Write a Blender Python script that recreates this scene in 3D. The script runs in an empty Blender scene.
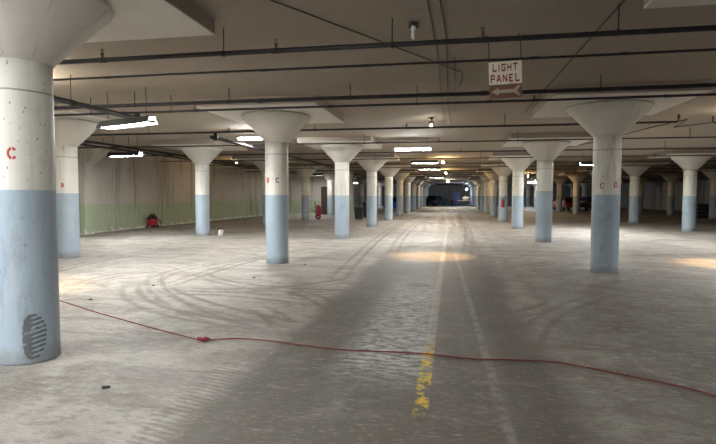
import bpy, bmesh, math, random
from mathutils import Vector, Matrix
random.seed(7)
PI = math.pi
R_ = math.radians
sc = bpy.context.scene
COL = sc.collection

# ------------------------------------------------------------------ camera, world, exposure
YAW, PITCH, ROLL = 0.1849, 0.0520, 0.0025
cam = bpy.data.cameras.new('camera')
cam.sensor_width = 36.0
cam.lens = 36.0 * 500.2 / 716.0
cam.clip_end = 400
camo = bpy.data.objects.new('camera', cam)
camo.matrix_world = (Matrix.Translation((0, 0, 1.5)) @ Matrix.Rotation(YAW, 4, 'Z')
                     @ Matrix.Rotation(PI / 2 - PITCH, 4, 'X') @ Matrix.Rotation(ROLL, 4, 'Z'))
COL.objects.link(camo)
sc.camera = camo

world = bpy.data.worlds.new('world')
world.use_nodes = True
bg = world.node_tree.nodes['Background']
bg.inputs[0].default_value = (0.75, 0.82, 0.95, 1)
bg.inputs[1].default_value = 0.30
sc.world = world

sc.view_settings.view_transform = 'Standard'
sc.view_settings.look = 'None'
sc.view_settings.gamma = 1.0
sc.view_settings.use_curve_mapping = False
sc.view_settings.exposure = 2.68
sc.cycles.use_denoising = True
sc.cycles.denoising_prefilter = 'ACCURATE'
sc.cycles.max_bounces = 8
sc.cycles.diffuse_bounces = 5
sc.cycles.sample_clamp_indirect = 6.0

TUBE = 54.0       # radiance of a lit fluorescent tube
BULB = 300.0      # radiance of a lit bulb
FLOOD = 150.0     # watts of a reflector flood

# ------------------------------------------------------------------ layout (metres, aisle runs along +Y)
Y0, S = 3.936, 6.737
LX = {'wall side': -9.201, 'aisle left': -3.841, 'aisle right': 3.008, 'second right': 10.206, 'third right': 17.394}
CR = 0.2547
ZT, ZR, ZP, ZC = 2.69, 3.22, 3.27, 3.44      # shaft top, capital rim, drop panel underside, ceiling
XL, XR, YB, YF, YX = -14.0, 24.3, -6.0, 90.0, 38.95


def row(k):
    return Y0 + S * k


# ------------------------------------------------------------------ helpers
def smooth(bm, on=True):
    for f in bm.faces:
        f.smooth = on


def add_box(bm, c, s, rot=None):
    m = Matrix.Translation(c)
    if rot is not None:
        m = m @ rot
    r = bmesh.ops.create_cube(bm, size=1.0, matrix=m @ Matrix.Diagonal((s[0], s[1], s[2], 1)))
    return r['verts']


def add_cyl(bm, a, b, r1, r2=None, seg=12, caps=True):
    a, b = Vector(a), Vector(b)
    d = b - a
    m = Matrix.Translation((a + b) / 2) @ d.to_track_quat('Z', 'Y').to_matrix().to_4x4()
    before = set(bm.faces)
    bmesh.ops.create_cone(bm, cap_ends=caps, segments=seg, radius1=r1, radius2=r1 if r2 is None else r2, depth=d.length, matrix=m)
    for f in bm.faces:
        if f not in before and len(f.verts) == 4:
            f.smooth = True


def add_lathe(bm, prof, seg=32, o=(0, 0, 0), cap=False, sm=True):
    rings = []
    for r, z in prof:
        rings.append([bm.verts.new((o[0] + r * math.cos(2 * PI * i / seg), o[1] + r * math.sin(2 * PI * i / seg), o[2] + z)) for i in range(seg)])
    for A, B in zip(rings, rings[1:]):
        for i in range(seg):
            j = (i + 1) % seg
            f = bm.faces.new((A[i], A[j], B[j], B[i]))
            f.smooth = sm
    if cap:
        bm.faces.new(rings[0][::-1])
        bm.faces.new(rings[-1])


def add_tube(bm, pts, r, seg=8):
    pts = [Vector(p) for p in pts]
    rings = []
    up = Vector((0, 0, 1))
    for i, p in enumerate(pts):
        t = (pts[min(i + 1, len(pts) - 1)] - pts[max(i - 1, 0)]).normalized()
        u = up if abs(t.dot(up)) < 0.95 else Vector((1, 0, 0))
        s = t.cross(u).normalized()
        n = s.cross(t).normalized()
        rings.append([bm.verts.new(p + s * (r * math.cos(2 * PI * k / seg)) + n * (r * math.sin(2 * PI * k / seg))) for k in range(seg)])
    for A, B in zip(rings, rings[1:]):
        for k in range(seg):
            f = bm.faces.new((A[k], A[(k + 1) % seg], B[(k + 1) % seg], B[k]))
            f.smooth = True
    bm.faces.new(rings[0])
    bm.faces.new(rings[-1][::-1])


def add_prism(bm, poly, y0, y1):
    """polygon in XZ, extruded along Y"""
    a = [bm.verts.new((x, y0, z)) for x, z in poly]
    b = [bm.verts.new((x, y1, z)) for x, z in poly]
    bm.faces.new(a)
    bm.faces.new(b[::-1])
    n = len(poly)
    for i in range(n):
        bm.faces.new((a[i], b[i], b[(i + 1) % n], a[(i + 1) % n]))


def obj(name, bm, m, parent=None, loc=None, bevel=0, normals=True):
    if normals:
        bmesh.ops.recalc_face_normals(bm, faces=bm.faces[:])
    me = bpy.data.meshes.new(name)
    bm.to_mesh(me)
    bm.free()
    me.materials.append(m)
    o = bpy.data.objects.new(name, me)
    COL.objects.link(o)
    if parent:
        o.parent = parent
    if loc:
        o.location = loc
    if bevel:
        md = o.modifiers.new('bevel', 'BEVEL')
        md.width = bevel
        md.segments = 2
    return o


def tag(o, label, cat, group=None, kind='thing'):
    o['label'] = label
    o['category'] = cat
    o['kind'] = kind
    if group:
        o['group'] = group
    return o


def thing(name, label, cat, loc=(0, 0, 0), rz=0, group=None):
    o = bpy.data.objects.new(name, None)
    o.empty_display_size = 0.1
    COL.objects.link(o)
    o.location = loc
    o.rotation_euler = (0, 0, rz)
    return tag(o, label, cat, group)


def struct(name, bm, m, parent=None):
    o = obj(name, bm, m, parent)
    if not parent:
        o['kind'] = 'structure'
    return o


def copy_tree(o, parent=None):
    c = o.copy()
    COL.objects.link(c)
    if parent:
        c.parent = parent
    for ch in list(o.children):
        copy_tree(ch, c)
    return c


ORD = ['nearest', 'second', 'third', 'fourth', 'fifth', 'sixth', 'seventh', 'eighth', 'ninth', 'tenth', 'eleventh', 'twelfth', 'thirteenth',
       'fourteenth', 'fifteenth', 'sixteenth', 'seventeenth', 'eighteenth', 'nineteenth', 'twentieth']


# ------------------------------------------------------------------ node material helper
class NM:
    def __init__(self, name, rough=0.8, spec=0.3):
        self.m = bpy.data.materials.new(name)
        self.m.use_nodes = True
        self.t = self.m.node_tree
        self.b = self.t.nodes['Principled BSDF']
        self.b.inputs['Roughness'].default_value = rough
        self.b.inputs['Specular IOR Level'].default_value = spec
        g = self.t.nodes.new('ShaderNodeNewGeometry')
        self.pos = g.outputs['Position']
        s = self.t.nodes.new('ShaderNodeSeparateXYZ')
        self.t.links.new(self.pos, s.inputs[0])
        self.x, self.y, self.z = s.outputs

    def _in(self, sock, v):
        if hasattr(v, 'is_linked'):
            self.t.links.new(v, sock)
        elif isinstance(v, (tuple, list)):
            sock.default_value = tuple(v) + ((1,) if len(v) == 3 and len(sock.default_value) == 4 else ())
        else:
            sock.default_value = v

    def math(self, op, a, b=0.0, c=None, clamp=False):
        n = self.t.nodes.new('ShaderNodeMath')
        n.operation = op
        n.use_clamp = clamp
        self._in(n.inputs[0], a)
        self._in(n.inputs[1], b)
        if c is not None:
            self._in(n.inputs[2], c)
        return n.outputs[0]

    def mul(self, a, b):
        return self.math('MULTIPLY', a, b)

    def ss(self, v, a, b):
        """smoothstep 0..1 for v going a..b (a may exceed b)"""
        n = self.t.nodes.new('ShaderNodeMapRange')
        n.interpolation_type = 'SMOOTHSTEP'
        self._in(n.inputs['Value'], v)
        if a <= b:
            n.inputs['From Min'].default_value, n.inputs['From Max'].default_value = a, b
        else:
            n.inputs['From Min'].default_value, n.inputs['From Max'].default_value = b, a
            n.inputs['To Min'].default_value, n.inputs['To Max'].default_value = 1, 0
        return n.outputs['Result']

    def band(self, v, c, w, soft):
        d = self.math('ABSOLUTE', self.math('SUBTRACT', v, c))
        return self.ss(d, w + soft, max(w - soft, 0))

    def scaled(self, sx, sy, sz, vec=None, off=(0, 0, 0)):
        n = self.t.nodes.new('ShaderNodeMapping')
        self.t.links.new(vec or self.pos, n.inputs['Vector'])
        n.inputs['Scale'].default_value = (sx, sy, sz)
        n.inputs['Location'].default_value = off
        return n.outputs[0]

    def noise(self, scale, detail=4, rough=0.55, vec=None, dist=0.0):
        n = self.t.nodes.new('ShaderNodeTexNoise')
        self.t.links.new(vec or self.pos, n.inputs['Vector'])
        n.inputs['Scale'].default_value = scale
        n.inputs['Detail'].default_value = detail
        n.inputs['Roughness'].default_value = rough
        n.inputs['Distortion'].default_value = dist
        return n.outputs['Fac']

    def voronoi(self, scale, vec=None):
        n = self.t.nodes.new('ShaderNodeTexVoronoi')
        self.t.links.new(vec or self.pos, n.inputs['Vector'])
        n.inputs['Scale'].default_value = scale
        return n.outputs['Distance']

    def mix(self, f, a, b):
        n = self.t.nodes.new('ShaderNodeMix')
        n.data_type = 'RGBA'
        self._in(n.inputs['Factor'], f)
        self._in(n.inputs['A'], a)
        self._in(n.inputs['B'], b)
        return n.outputs['Result']

    def attr(self, name):
        n = self.t.nodes.new('ShaderNodeAttribute')
        n.attribute_type = 'OBJECT'
        n.attribute_name = name
        return n.outputs['Fac']

    def dist2(self, cx, cy):
        dx = self.math('SUBTRACT', self.x, cx)
        dy = self.math('SUBTRACT', self.y, cy)
        return self.math('SQRT', self.math('ADD', self.mul(dx, dx), self.mul(dy, dy)))

    def color(self, c):
        self._in(self.b.inputs['Base Color'], c)

    def bump(self, h, strength=0.2, dist=0.01):
        n = self.t.nodes.new('ShaderNodeBump')
        n.inputs['Strength'].default_value = strength
        n.inputs['Distance'].default_value = dist
        self._in(n.inputs['Height'], h)
        self.t.links.new(n.outputs[0], self.b.inputs['Normal'])


def flat(name, c, rough=0.6, metal=0.0, spec=0.4, var=0.25, scale=8.0):
    q = NM(name, rough, spec)
    q.b.inputs['Metallic'].default_value = metal
    n = q.noise(scale, 4)
    q.color(q.mix(n, tuple(v * (1 - var) for v in c), tuple(min(1, v * (1 + var)) for v in c)))
    return q.m


def emit(name, c, s):
    m = bpy.data.materials.new(name)
    m.use_nodes = True
    b = m.node_tree.nodes['Principled BSDF']
    b.inputs['Base Color'].default_value = (*c, 1)
    b.inputs['Emission Color'].default_value = (*c, 1)
    b.inputs['Emission Strength'].default_value = s
    return m


# ------------------------------------------------------------------ materials
def mat_floor():
    q = NM('dusty concrete floor', 0.62, 0.35)
    big = q.noise(0.35, 5, 0.6)
    mid = q.noise(1.6, 6, 0.65, dist=0.6)
    streak = q.noise(1.0, 6, 0.6, q.scaled(0.55, 2.6, 1), 0.8)
    fine = q.noise(14, 5, 0.7)
    c = q.mix(q.ss(mid, 0.3, 0.7), (0.30, 0.275, 0.240), (0.50, 0.468, 0.425))
    c = q.mix(q.mul(q.ss(big, 0.42, 0.65), 0.45), c, (0.56, 0.53, 0.485))
    c = q.mix(q.mul(q.ss(streak, 0.46, 0.66), 0.6), c, (0.235, 0.205, 0.175))
    # chalky flakes
    fl = q.noise(3.0, 8, 0.75, q.scaled(1.0, 2.2, 1), 0.5)
    c = q.mix(q.mul(q.ss(fl, 0.58, 0.70), 0.55), c, (0.62, 0.60, 0.56))
    # the driven lane: a grey, dirtier strip
    edge = q.mul(q.math('SUBTRACT', q.noise(0.8, 4), 0.5), 0.5)
    xe = q.math('ADD', q.x, edge)
    lane = q.mul(q.ss(xe, -1.85, -1.55), q.ss(xe, 1.1, 0.7))
    lane = q.mul(lane, q.ss(q.y, 20, 9))
    lane = q.mul(lane, q.math('ADD', 0.60, q.mul(q.noise(1.2, 5, 0.7, q.scaled(2.5, 0.25, 1)), 0.65)))
    c = q.mix(q.mul(lane, 0.93), c, (0.128, 0.112, 0.092))
    # darker, browner floor to the right of the lane near the camera
    rs = q.mul(q.ss(xe, 0.6, 2.2), q.ss(q.y, 13.5, 8.0))
    c = q.mix(q.mul(rs, 0.58), c, (0.150, 0.128, 0.108))
    # small pale flecks and dark grit that read up close
    fk = q.noise(9.0, 9, 0.8, q.scaled(0.7, 1.8, 1), 0.3)
    c = q.mix(q.mul(q.mul(q.ss(fk, 0.53, 0.62), 0.60), q.math('SUBTRACT', 1.0, q.mul(lane, 0.75))), c, (0.62, 0.595, 0.55))
    fd = q.noise(7.0, 9, 0.8, q.scaled(0.8, 1.9, 1, None, (3.1, 7.7, 0)), 0.4)
    c = q.mix(q.mul(q.ss(fd, 0.53, 0.62), 0.62), c, (0.19, 0.165, 0.135))
    # brown wheel dirt far down the lane
    far = q.mul(q.mul(q.band(xe, -0.4, 1.3, 0.6), q.ss(q.y, 18, 28)), q.ss(q.noise(0.9, 5, 0.7, q.scaled(3.0, 0.12, 1)), 0.40, 0.62))
    c = q.mix(q.mul(far, 0.85), c, (0.12, 0.085, 0.062))
    # wheel tracks along the lane
    for cx, w, s in ((-1.28, 0.13, 0.42), (0.62, 0.15, 0.75), (-0.02, 0.10, 0.30), (1.25, 0.10, 0.3)):
        wob = q.math('ADD', q.x, q.mul(q.math('SUBTRACT', q.noise(0.25, 2), 0.5), 0.5))
        b = q.mul(q.band(wob, cx, w, 0.08), q.ss(q.noise(1.3, 5, 0.7, q.scaled(2, 0.4, 1)), 0.36, 0.58))
        c = q.mix(q.mul(b, s), c, (0.135, 0.115, 0.095))
    # white broken patch left of the yellow line
    wp = q.mul(q.mul(q.ss(q.x, -1.15, -0.75), q.ss(q.x, -0.10, -0.32)), q.mul(q.ss(q.y, 3.6, 4.6), q.ss(q.y, 10.5, 7.5)))
    wp = q.mul(wp, q.ss(q.noise(8.0, 9, 0.85, q.scaled(0.7, 2.2, 1)), 0.46, 0.54))
    c = q.mix(q.mul(wp, 0.95), c, (0.68, 0.69, 0.70))
    # tyre arcs
    arcs = [(-3.62, 3.23, 3.73, -3.24, 6.94, 1.3), (-2.16, 10.85, 3.14, -3.22, 7.89, 1.9), (-4.08, 5.19, 2.70, -2.22, 7.15, 1.0),
            (11.70, 18.95, 5.56, 7.97, 23.08, 3.2), (-8.07, 25.93, 16.17, 2.85, 13.99, 1.6), (8.64, 3.15, 11.36, 5.28, 13.99, 2.2),
            (2.15, 10.78, 3.36, 1.44, 14.07, 1.3), (-2.07, 14.91, 5.12, 1.42, 11.18, 1.2), (-1.11, 8.73, 2.79, 0.93, 6.83, 0.8),
            (200.0, 25.0, 202.55, -2.55, 25.03, 16), (200.0, 25.0, 201.75, -1.75, 26.03, 16), (-200.0, 25.0, 200.62, 0.62, 24.0, 17),
            (-1.72, 9.38, 3.89, -3.78, 6.08, 1.89), (1.63, 12.22, 7.88, -4.01, 6.71, 2.51), (1.38, 13.47, 8.44, -3.21, 6.38, 1.70), (-2.47, 9.08, 2.78, -5.19, 9.67, 2.08), (-4.08, 9.75, 2.36, -2.76, 7.79, 1.49), (-2.61, 8.81, 1.40, -2.31, 7.45, 1.09), (-0.07, 10.32, 7.73, -7.80, 10.49, 2.29), (14.28, 8.84, 18.84, -4.48, 10.63, 3.09), (-3.87, 4.59, 2.01, -2.31, 5.85, 0.54), (-4.43, 7.87, 1.68, -6.06, 8.28, 0.81), (6.89, 3.79, 6.17, 1.33, 6.47, 1.66),]
    brk = q.ss(q.noise(2.2, 5, 0.7), 0.30, 0.50)
    tot = None
    for cx, cy, r, mx, my, L in arcs:
        d = q.dist2(cx, cy)
        b = q.band(d, r, 0.05, 0.035)
        b = q.math('MAXIMUM', b, q.mul(q.band(d, r + 0.24, 0.045, 0.03), 0.8))
        b = q.mul(b, q.ss(q.dist2(mx, my), L * 1.25, L * 0.7))
        tot = b if tot is None else q.math('MAXIMUM', tot, b)
    c = q.mix(q.mul(q.mul(tot, brk), 0.78), c, (0.17, 0.145, 0.12))
    # tyre tread print in the near left foreground
    wobx = q.math('ADD', q.x, q.mul(q.math('SUBTRACT', q.noise(0.6, 2), 0.5), 0.25))
    tr = q.math('MAXIMUM', q.band(wobx, -1.84, 0.13, 0.03), q.band(wobx, -1.38, 0.11, 0.03))
    tr = q.mul(tr, q.ss(q.y, 5.4, 4.2))
    bars = q.ss(q.math('SINE', q.math('ADD', q.math('ADD', q.mul(q.y, 105.0), q.mul(q.x, 25.0)), q.mul(fine, 3.0))), -0.1, 0.5)
    c = q.mix(q.mul(q.mul(tr, bars), 0.50), c, (0.15, 0.13, 0.105))
    # dark oil stain
    st = q.ss(q.math('ADD', q.math('POWER', q.math('DIVIDE', q.math('ADD', q.x, 0.54), 0.22), 2.0), q.math('POWER', q.math('DIVIDE', q.math('SUBTRACT', q.y, 8.43), 0.22), 2.0)), 1.3, 0.6)
    c = q.mix(q.mul(st, 0.75), c, (0.09, 0.08, 0.07))
    # dark joint lines across the slab
    for jy in (10.2, 15.2, 22.0, 29.0):
        j = q.mul(q.band(q.math('ADD', q.y, q.mul(q.noise(0.5, 2), 0.1)), jy, 0.03, 0.03), q.ss(q.noise(1.1, 4), 0.42, 0.6))
        c = q.mix(q.mul(j, 0.4), c, (0.14, 0.12, 0.10))
    # broad scuffed cloudiness that the traffic leaves
    cl = q.noise(2.6, 7, 0.7, q.scaled(0.6, 1.1, 1), 1.2)
    c = q.mix(q.mul(q.mul(q.ss(cl, 0.52, 0.66), 0.35), q.math('SUBTRACT', 1.0, q.mul(lane, 0.6))), c, (0.55, 0.525, 0.475))
    c = q.mix(q.mul(q.ss(cl, 0.48, 0.36), 0.50), c, (0.165, 0.145, 0.112))
    # scratches and flecks over everything
    fs = q.noise(26.0, 6, 0.75, q.scaled(0.45, 1.6, 1))
    c = q.mix(q.mul(q.ss(fs, 0.55, 0.66), 0.45), c, (0.60, 0.575, 0.53))
    c = q.mix(q.mul(q.ss(fs, 0.46, 0.36), 0.5), c, (0.11, 0.095, 0.08))
    # fine grit
    c = q.mix(q.mul(q.ss(fine, 0.45, 0.75), 0.35), c, q.mix(0.5, c, (0.16, 0.14, 0.12)))
    # pale line right of centre, and the yellow centre line
    plx = q.math('SUBTRACT', q.x, q.math('SUBTRACT', 0.46, q.mul(q.y, 0.0265)))
    pl = q.mul(q.band(plx, 0.0, 0.035, 0.02), q.mul(q.ss(q.noise(4.0, 5, 0.7), 0.36, 0.56), q.ss(q.y, 24, 12)))
    c = q.mix(q.mul(pl, 0.32), c, (0.60, 0.57, 0.52))
    yn = q.ss(q.noise(9.0, 6, 0.75), 0.47, 0.55)
    yb = q.band(q.x, -0.20, 0.052, 0.012)
    c = q.mix(q.mul(q.mul(yb, q.ss(q.noise(7, 6, 0.75), 0.38, 0.56)), q.mul(q.ss(q.y, 4.0, 5.0), q.mul(q.ss(q.y, 34, 16), 0.42))), c, (0.70, 0.65, 0.52))
    ym = q.mul(q.mul(q.ss(q.y, 3.3, 3.6), q.ss(q.y, 5.3, 4.7)), 0.95)
    c = q.mix(q.mul(q.mul(yb, yn), ym), c, (0.86, 0.60, 0.05))
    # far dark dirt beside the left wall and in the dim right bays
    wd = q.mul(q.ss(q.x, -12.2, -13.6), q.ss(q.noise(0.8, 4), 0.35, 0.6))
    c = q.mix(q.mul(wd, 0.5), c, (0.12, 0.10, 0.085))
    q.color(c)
    rg = q.math('ADD', 0.50, q.mul(q.noise(2.0, 5), 0.30))
    q._in(q.b.inputs['Roughness'], rg)
    q.bump(q.math('ADD', fine, q.mul(mid, 1.5)), 0.25, 0.006)
    return q.m


def mat_ceiling():
    q = NM('painted board marked concrete ceiling', 0.85, 0.2)
    n = q.noise(0.5, 5, 0.6)
    n2 = q.noise(4, 5, 0.7)
    c = q.mix(n, (0.28, 0.235, 0.188), (0.375, 0.325, 0.27))
    c = q.mix(q.mul(q.ss(n2, 0.55, 0.75), 0.3), c, (0.21, 0.175, 0.14))
    st = q.ss(q.noise(1.0, 6, 0.7, q.scaled(0.4, 1.6, 1), 1.0), 0.58, 0.75)
    c = q.mix(q.mul(st, 0.4), c, (0.18, 0.148, 0.115))
    for k in range(0, 9):
        ln = q.band(q.y, 3.9 + S * (k * 0.5) + 0.3, 0.012, 0.01)
        c = q.mix(q.mul(ln, 0.25), c, (0.15, 0.125, 0.10))
    q.color(c)
    q.bump(n2, 0.2, 0.01)
    return q.m


def mat_column():
    q = NM('painted concrete column', 0.5, 0.35)
    n = q.noise(2.0, 5, 0.6)
    st = q.noise(1.0, 5, 0.6, q.scaled(7, 7, 0.6))
    w = q.mix(n, (0.68, 0.67, 0.61), (0.84, 0.83, 0.78))
    w = q.mix(q.mul(q.ss(st, 0.50, 0.68), 0.6), w, (0.47, 0.43, 0.34))
    w = q.mix(q.mul(q.ss(q.noise(6, 7, 0.8, q.scaled(1, 1, 0.5)), 0.54, 0.66), 0.32), w, (0.42, 0.385, 0.31))
    w = q.mix(q.mul(q.ss(q.voronoi(30, q.scaled(1, 1, 0.5)), 0.24, 0.12), q.ss(q.noise(14, 3), 0.50, 0.57)), w, (0.28, 0.25, 0.20))
    b = q.mix(n, (0.34, 0.43, 0.515), (0.44, 0.535, 0.62))
    b = q.mix(q.mul(q.ss(st, 0.52, 0.72), 0.4), b, (0.50, 0.53, 0.53))
    b = q.mix(q.mul(q.ss(q.noise(11, 4, 0.7), 0.66, 0.72), 0.7), b, (0.12, 0.14, 0.16))
    b = q.mix(q.mul(q.ss(q.noise(5, 6, 0.75, q.scaled(1, 1, 0.30)), 0.54, 0.68), 0.42), b, (0.20, 0.24, 0.27))
    # grime splashed up from the floor
    g = q.mul(q.ss(q.math('ADD', q.z, q.mul(q.noise(9, 4), -0.22)), 0.08, -0.06), 0.5)
    b = q.mix(g, b, (0.20, 0.19, 0.165))
    h = q.math('ADD', q.attr('paint_height'), q.mul(q.math('SUBTRACT', q.noise(12, 3), 0.5), 0.012))
    d = q.math('SUBTRACT', q.z, h)
    c = q.mix(q.ss(d, -0.004, 0.004), b, w)
    # casting joint below the capital
    jz = q.math('ADD', q.z, q.mul(q.math('SUBTRACT', q.noise(3, 2), 0.5), 0.03))
    c = q.mix(q.mul(q.band(jz, 2.41, 0.008, 0.004), 0.8), c, (0.25, 0.22, 0.18))
    q.color(c)
    q.bump(q.math('ADD', q.noise(20, 4), q.mul(n, 2)), 0.25, 0.006)
    return q.m


def mat_capital(panel=False):
    q = NM('painted concrete drop panel' if panel else 'painted concrete capital', 0.6, 0.3)
    n = q.noise(1.6, 5, 0.6)
    w = q.mix(n, (0.53, 0.505, 0.455), (0.67, 0.645, 0.59))
    w = q.mix(q.mul(q.ss(q.noise(3, 5, 0.7), 0.55, 0.75), 0.4), w, (0.40, 0.37, 0.31))
    if panel:      #  brownish above the bottom edge, pale underside
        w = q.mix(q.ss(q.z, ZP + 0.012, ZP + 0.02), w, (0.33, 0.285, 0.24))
    q.color(w)
    q.bump(q.noise(9, 4), 0.2, 0.01)
    return q.m


def mat_wall(name, green=True):
    q = NM(name, 0.85, 0.2)
    n = q.noise(0.8, 5, 0.6)
    st = q.noise(1.0, 6, 0.65, q.scaled(2.4, 2.4, 0.22))
    up = q.mix(n, (0.44, 0.41, 0.36), (0.58, 0.545, 0.49))
    up = q.mix(q.mul(q.ss(st, 0.5, 0.7), 0.6), up, (0.20, 0.175, 0.145))
    if green:
        gr = q.mix(n, (0.34, 0.40, 0.275), (0.47, 0.525, 0.38))
        gr = q.mix(q.mul(q.ss(st, 0.52, 0.7), 0.55), gr, (0.17, 0.17, 0.12))
        hz = q.math('ADD', 1.14, q.mul(q.math('SUBTRACT', q.noise(5, 3), 0.5), 0.05))
        c = q.mix(q.ss(q.math('SUBTRACT', q.z, hz), -0.02, 0.03), gr, up)
    else:
        c = up
    # pipe-rust runs down the concrete
    ru = q.ss(q.noise(1.0, 3, 0.5, q.scaled(1.1, 1.1, 0.1), 0.2), 0.63, 0.68)
    c = q.mix(q.mul(ru, 0.4), c, (0.14, 0.12, 0.10))
    # white salts crusting along the foot of the wall
    ef = q.ss(q.math('SUBTRACT', q.z, q.mul(q.ss(q.noise(2.2, 6, 0.75), 0.42, 0.75), 0.26)), 0.04, 0.0)
    c = q.mix(q.mul(ef, 0.85), c, (0.74, 0.72, 0.66))
    q.color(c)
    q.bump(q.noise(6, 5), 0.3, 0.02)
    return q.m


def mat_pipe():
    q = NM('dark painted steel pipe', 0.5, 0.4)
    n = q.noise(5, 4)
    q.color(q.mix(q.ss(n, 0.5, 0.7), (0.016, 0.014, 0.017), (0.040, 0.028, 0.023)))
    return q.m


def mat_scuff():
    q = NM('rubber tread scuff', 0.8, 0.2)
    n = q.noise(30, 4, 0.7)
    t = q.t.nodes.new('ShaderNodeTexCoord')
    s = q.t.nodes.new('ShaderNodeSeparateXYZ')
    q.t.links.new(t.outputs['Generated'], s.inputs[0])
    w = q.math('SINE', q.math('ADD', q.mul(q.z, 150.0), q.mul(s.outputs[0], -7.0)))
    inner = q.ss(s.outputs[0], 0.40, 0.62)
    bars = q.mul(q.ss(w, 0.1, 0.7), inner)
    c = q.mix(n, (0.09, 0.10, 0.105), (0.20, 0.22, 0.23))
    c = q.mix(q.mul(q.ss(q.noise(14, 3), 0.56, 0.66), 0.7), c, (0.42, 0.47, 0.50))
    c = q.mix(q.mul(bars, 0.9), c, (0.44, 0.54, 0.58))
    q.color(c)
    return q.m


FLOOR, CEIL, COLM, CAPM = mat_floor(), mat_ceiling(), mat_column(), mat_capital()
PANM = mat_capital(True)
WALL_G, WALL_P, PIPE = mat_wall('stained wall with green dado', True), mat_wall('stained plain concrete wall', False), mat_pipe()
SCUFF = mat_scuff()
RED = flat('red stencil paint', (0.48, 0.045, 0.04), 0.7)
BLACKP = flat('dark stencil paint', (0.06, 0.045, 0.045), 0.7)
TUBE_M = emit('lit tube', (0.975, 0.985, 0.97), TUBE)
TUBE_D = emit('dimmed lit tube', (0.96, 0.985, 1.0), TUBE * 0.85)  # lower output for the added lights near the camera
WARM_M = emit('lit warm bulb', (1.0, 0.66, 0.28), BULB)
COOL_M = emit('lit white bulb', (1.0, 0.92, 0.78), BULB * 0.9)
FAINT_M = emit('small lit bulb', (1.0, 0.9, 0.7), 40.0)
DIMW_M = emit('dim warm bulb', (1.0, 0.70, 0.34), 110.0)
REFL = flat('white enamel', (0.72, 0.71, 0.68), 0.4)
HOOD = flat('dark grey fixture metal', (0.05, 0.05, 0.055), 0.5)
STEEL = flat('grey steel', (0.30, 0.30, 0.31), 0.4, 0.6)
BRASS = flat('tarnished brass', (0.16, 0.11, 0.06), 0.5, 0.5)
SIGNW = flat('aged cream sign paint', (0.80, 0.73, 0.60), 0.6, var=0.05)
SIGNB = flat('brown sign paint', (0.17, 0.085, 0.06), 0.6, var=0.15)
SIGNR = flat('maroon lettering paint', (0.26, 0.035, 0.025), 0.6, var=0.1)
ARROW = flat('worn pale arrow paint', (0.40, 0.345, 0.29), 0.6, var=0.1)
CORD = flat('red cord jacket', (0.20, 0.012, 0.018), 0.45, var=0.1)
REDP = flat('red plastic', (0.42, 0.02, 0.05), 0.4, var=0.1)
BLK = flat('black rubber and plastic', (0.018, 0.018, 0.02), 0.5)
GREYP = flat('dark grey plastic', (0.055, 0.065, 0.08), 0.5)
WHITEP = flat('white plastic', (0.70, 0.70, 0.62), 0.4, var=0.06)
CURB = flat('white painted curb', (0.70, 0.68, 0.62), 0.7, var=0.15, scale=2)
BLUEC = flat('blue car paint', (0.03, 0.07, 0.42), 0.25, var=0.05)
REDC = flat('dark red car paint', (0.16, 0.015, 0.015), 0.25, var=0.05)
DARKC = flat('black car paint', (0.015, 0.017, 0.022), 0.25, var=0.05)
GLASS = flat('dark window glass', (0.02, 0.025, 0.03), 0.1, var=0.05)
CHROME = flat('pale metal', (0.62, 0.63, 0.65), 0.25, 0.7, var=0.05)
TAN = flat('tan cloth', (0.34, 0.22, 0.13), 0.8)
NAVY = flat('navy painted steel', (0.02, 0.03, 0.09), 0.5)
WOODD = flat('dark stained timber', (0.07, 0.05, 0.038), 0.7)

# ------------------------------------------------------------------ the setting
T = 0.3
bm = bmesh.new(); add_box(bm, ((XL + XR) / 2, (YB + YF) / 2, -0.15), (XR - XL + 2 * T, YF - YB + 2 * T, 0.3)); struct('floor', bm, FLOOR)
bm = bmesh.new(); add_box(bm, ((XL + XR) / 2, (YB + YF) / 2, ZC + 0.15), (XR - XL + 2 * T, YF - YB + 2 * T, 0.3)); struct('ceiling', bm, CEIL)
bm = bmesh.new(); add_box(bm, (XL - T / 2, (YB + YF) / 2, ZC / 2), (T, YF - YB, ZC)); struct('wall_left', bm, WALL_G)
bm = bmesh.new(); add_box(bm, (XR + T / 2, (YB + YF) / 2, ZC / 2), (T, YF - YB, ZC)); struct('wall_right', bm, WALL_P)
bm = bmesh.new(); add_box(bm, ((XL + XR) / 2, YF + T / 2, ZC / 2), (XR - XL, T, ZC)); struct('wall_back', bm, WALL_P)
bm = bmesh.new(); add_box(bm, ((XL + XR) / 2, YB - T / 2, ZC / 2), (XR - XL, T, ZC)); struct('wall_front', bm, WALL_P)
# cross wall behind the left bays, with a dark doorway
dx0, dx1, dz, xe = -10.36, -9.55, 2.25, -7.66
bm = bmesh.new()
add_box(bm, ((XL + dx0) / 2, YX + 0.12, ZC / 2), (dx0 - XL, 0.24, ZC))
add_box(bm, ((dx1 + xe) / 2, YX + 0.12, ZC / 2), (xe - dx1, 0.24, ZC))
add_box(bm, ((dx0 + dx1) / 2, YX + 0.12, (ZC + dz) / 2), (dx1 - dx0, 0.24, ZC - dz))
struct('wall_cross', bm, WALL_G)
bm = bmesh.new()
for x in (dx0, dx1):
    add_box(bm, (x, YX - 0.02, dz / 2), (0.10, 0.10, dz))
add_box(bm, ((dx0 + dx1) / 2, YX - 0.02, dz + 0.05), (dx1 - dx0 + 0.10, 0.10, 0.10))
struct('trim_1', bm, flat('pale door frame paint', (0.55, 0.50, 0.40), 0.6))
bm = bmesh.new()
add_box(bm, ((dx0 + dx1) / 2, YX + 0.08, dz / 2), (dx1 - dx0 - 0.10, 0.05, dz))
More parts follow.
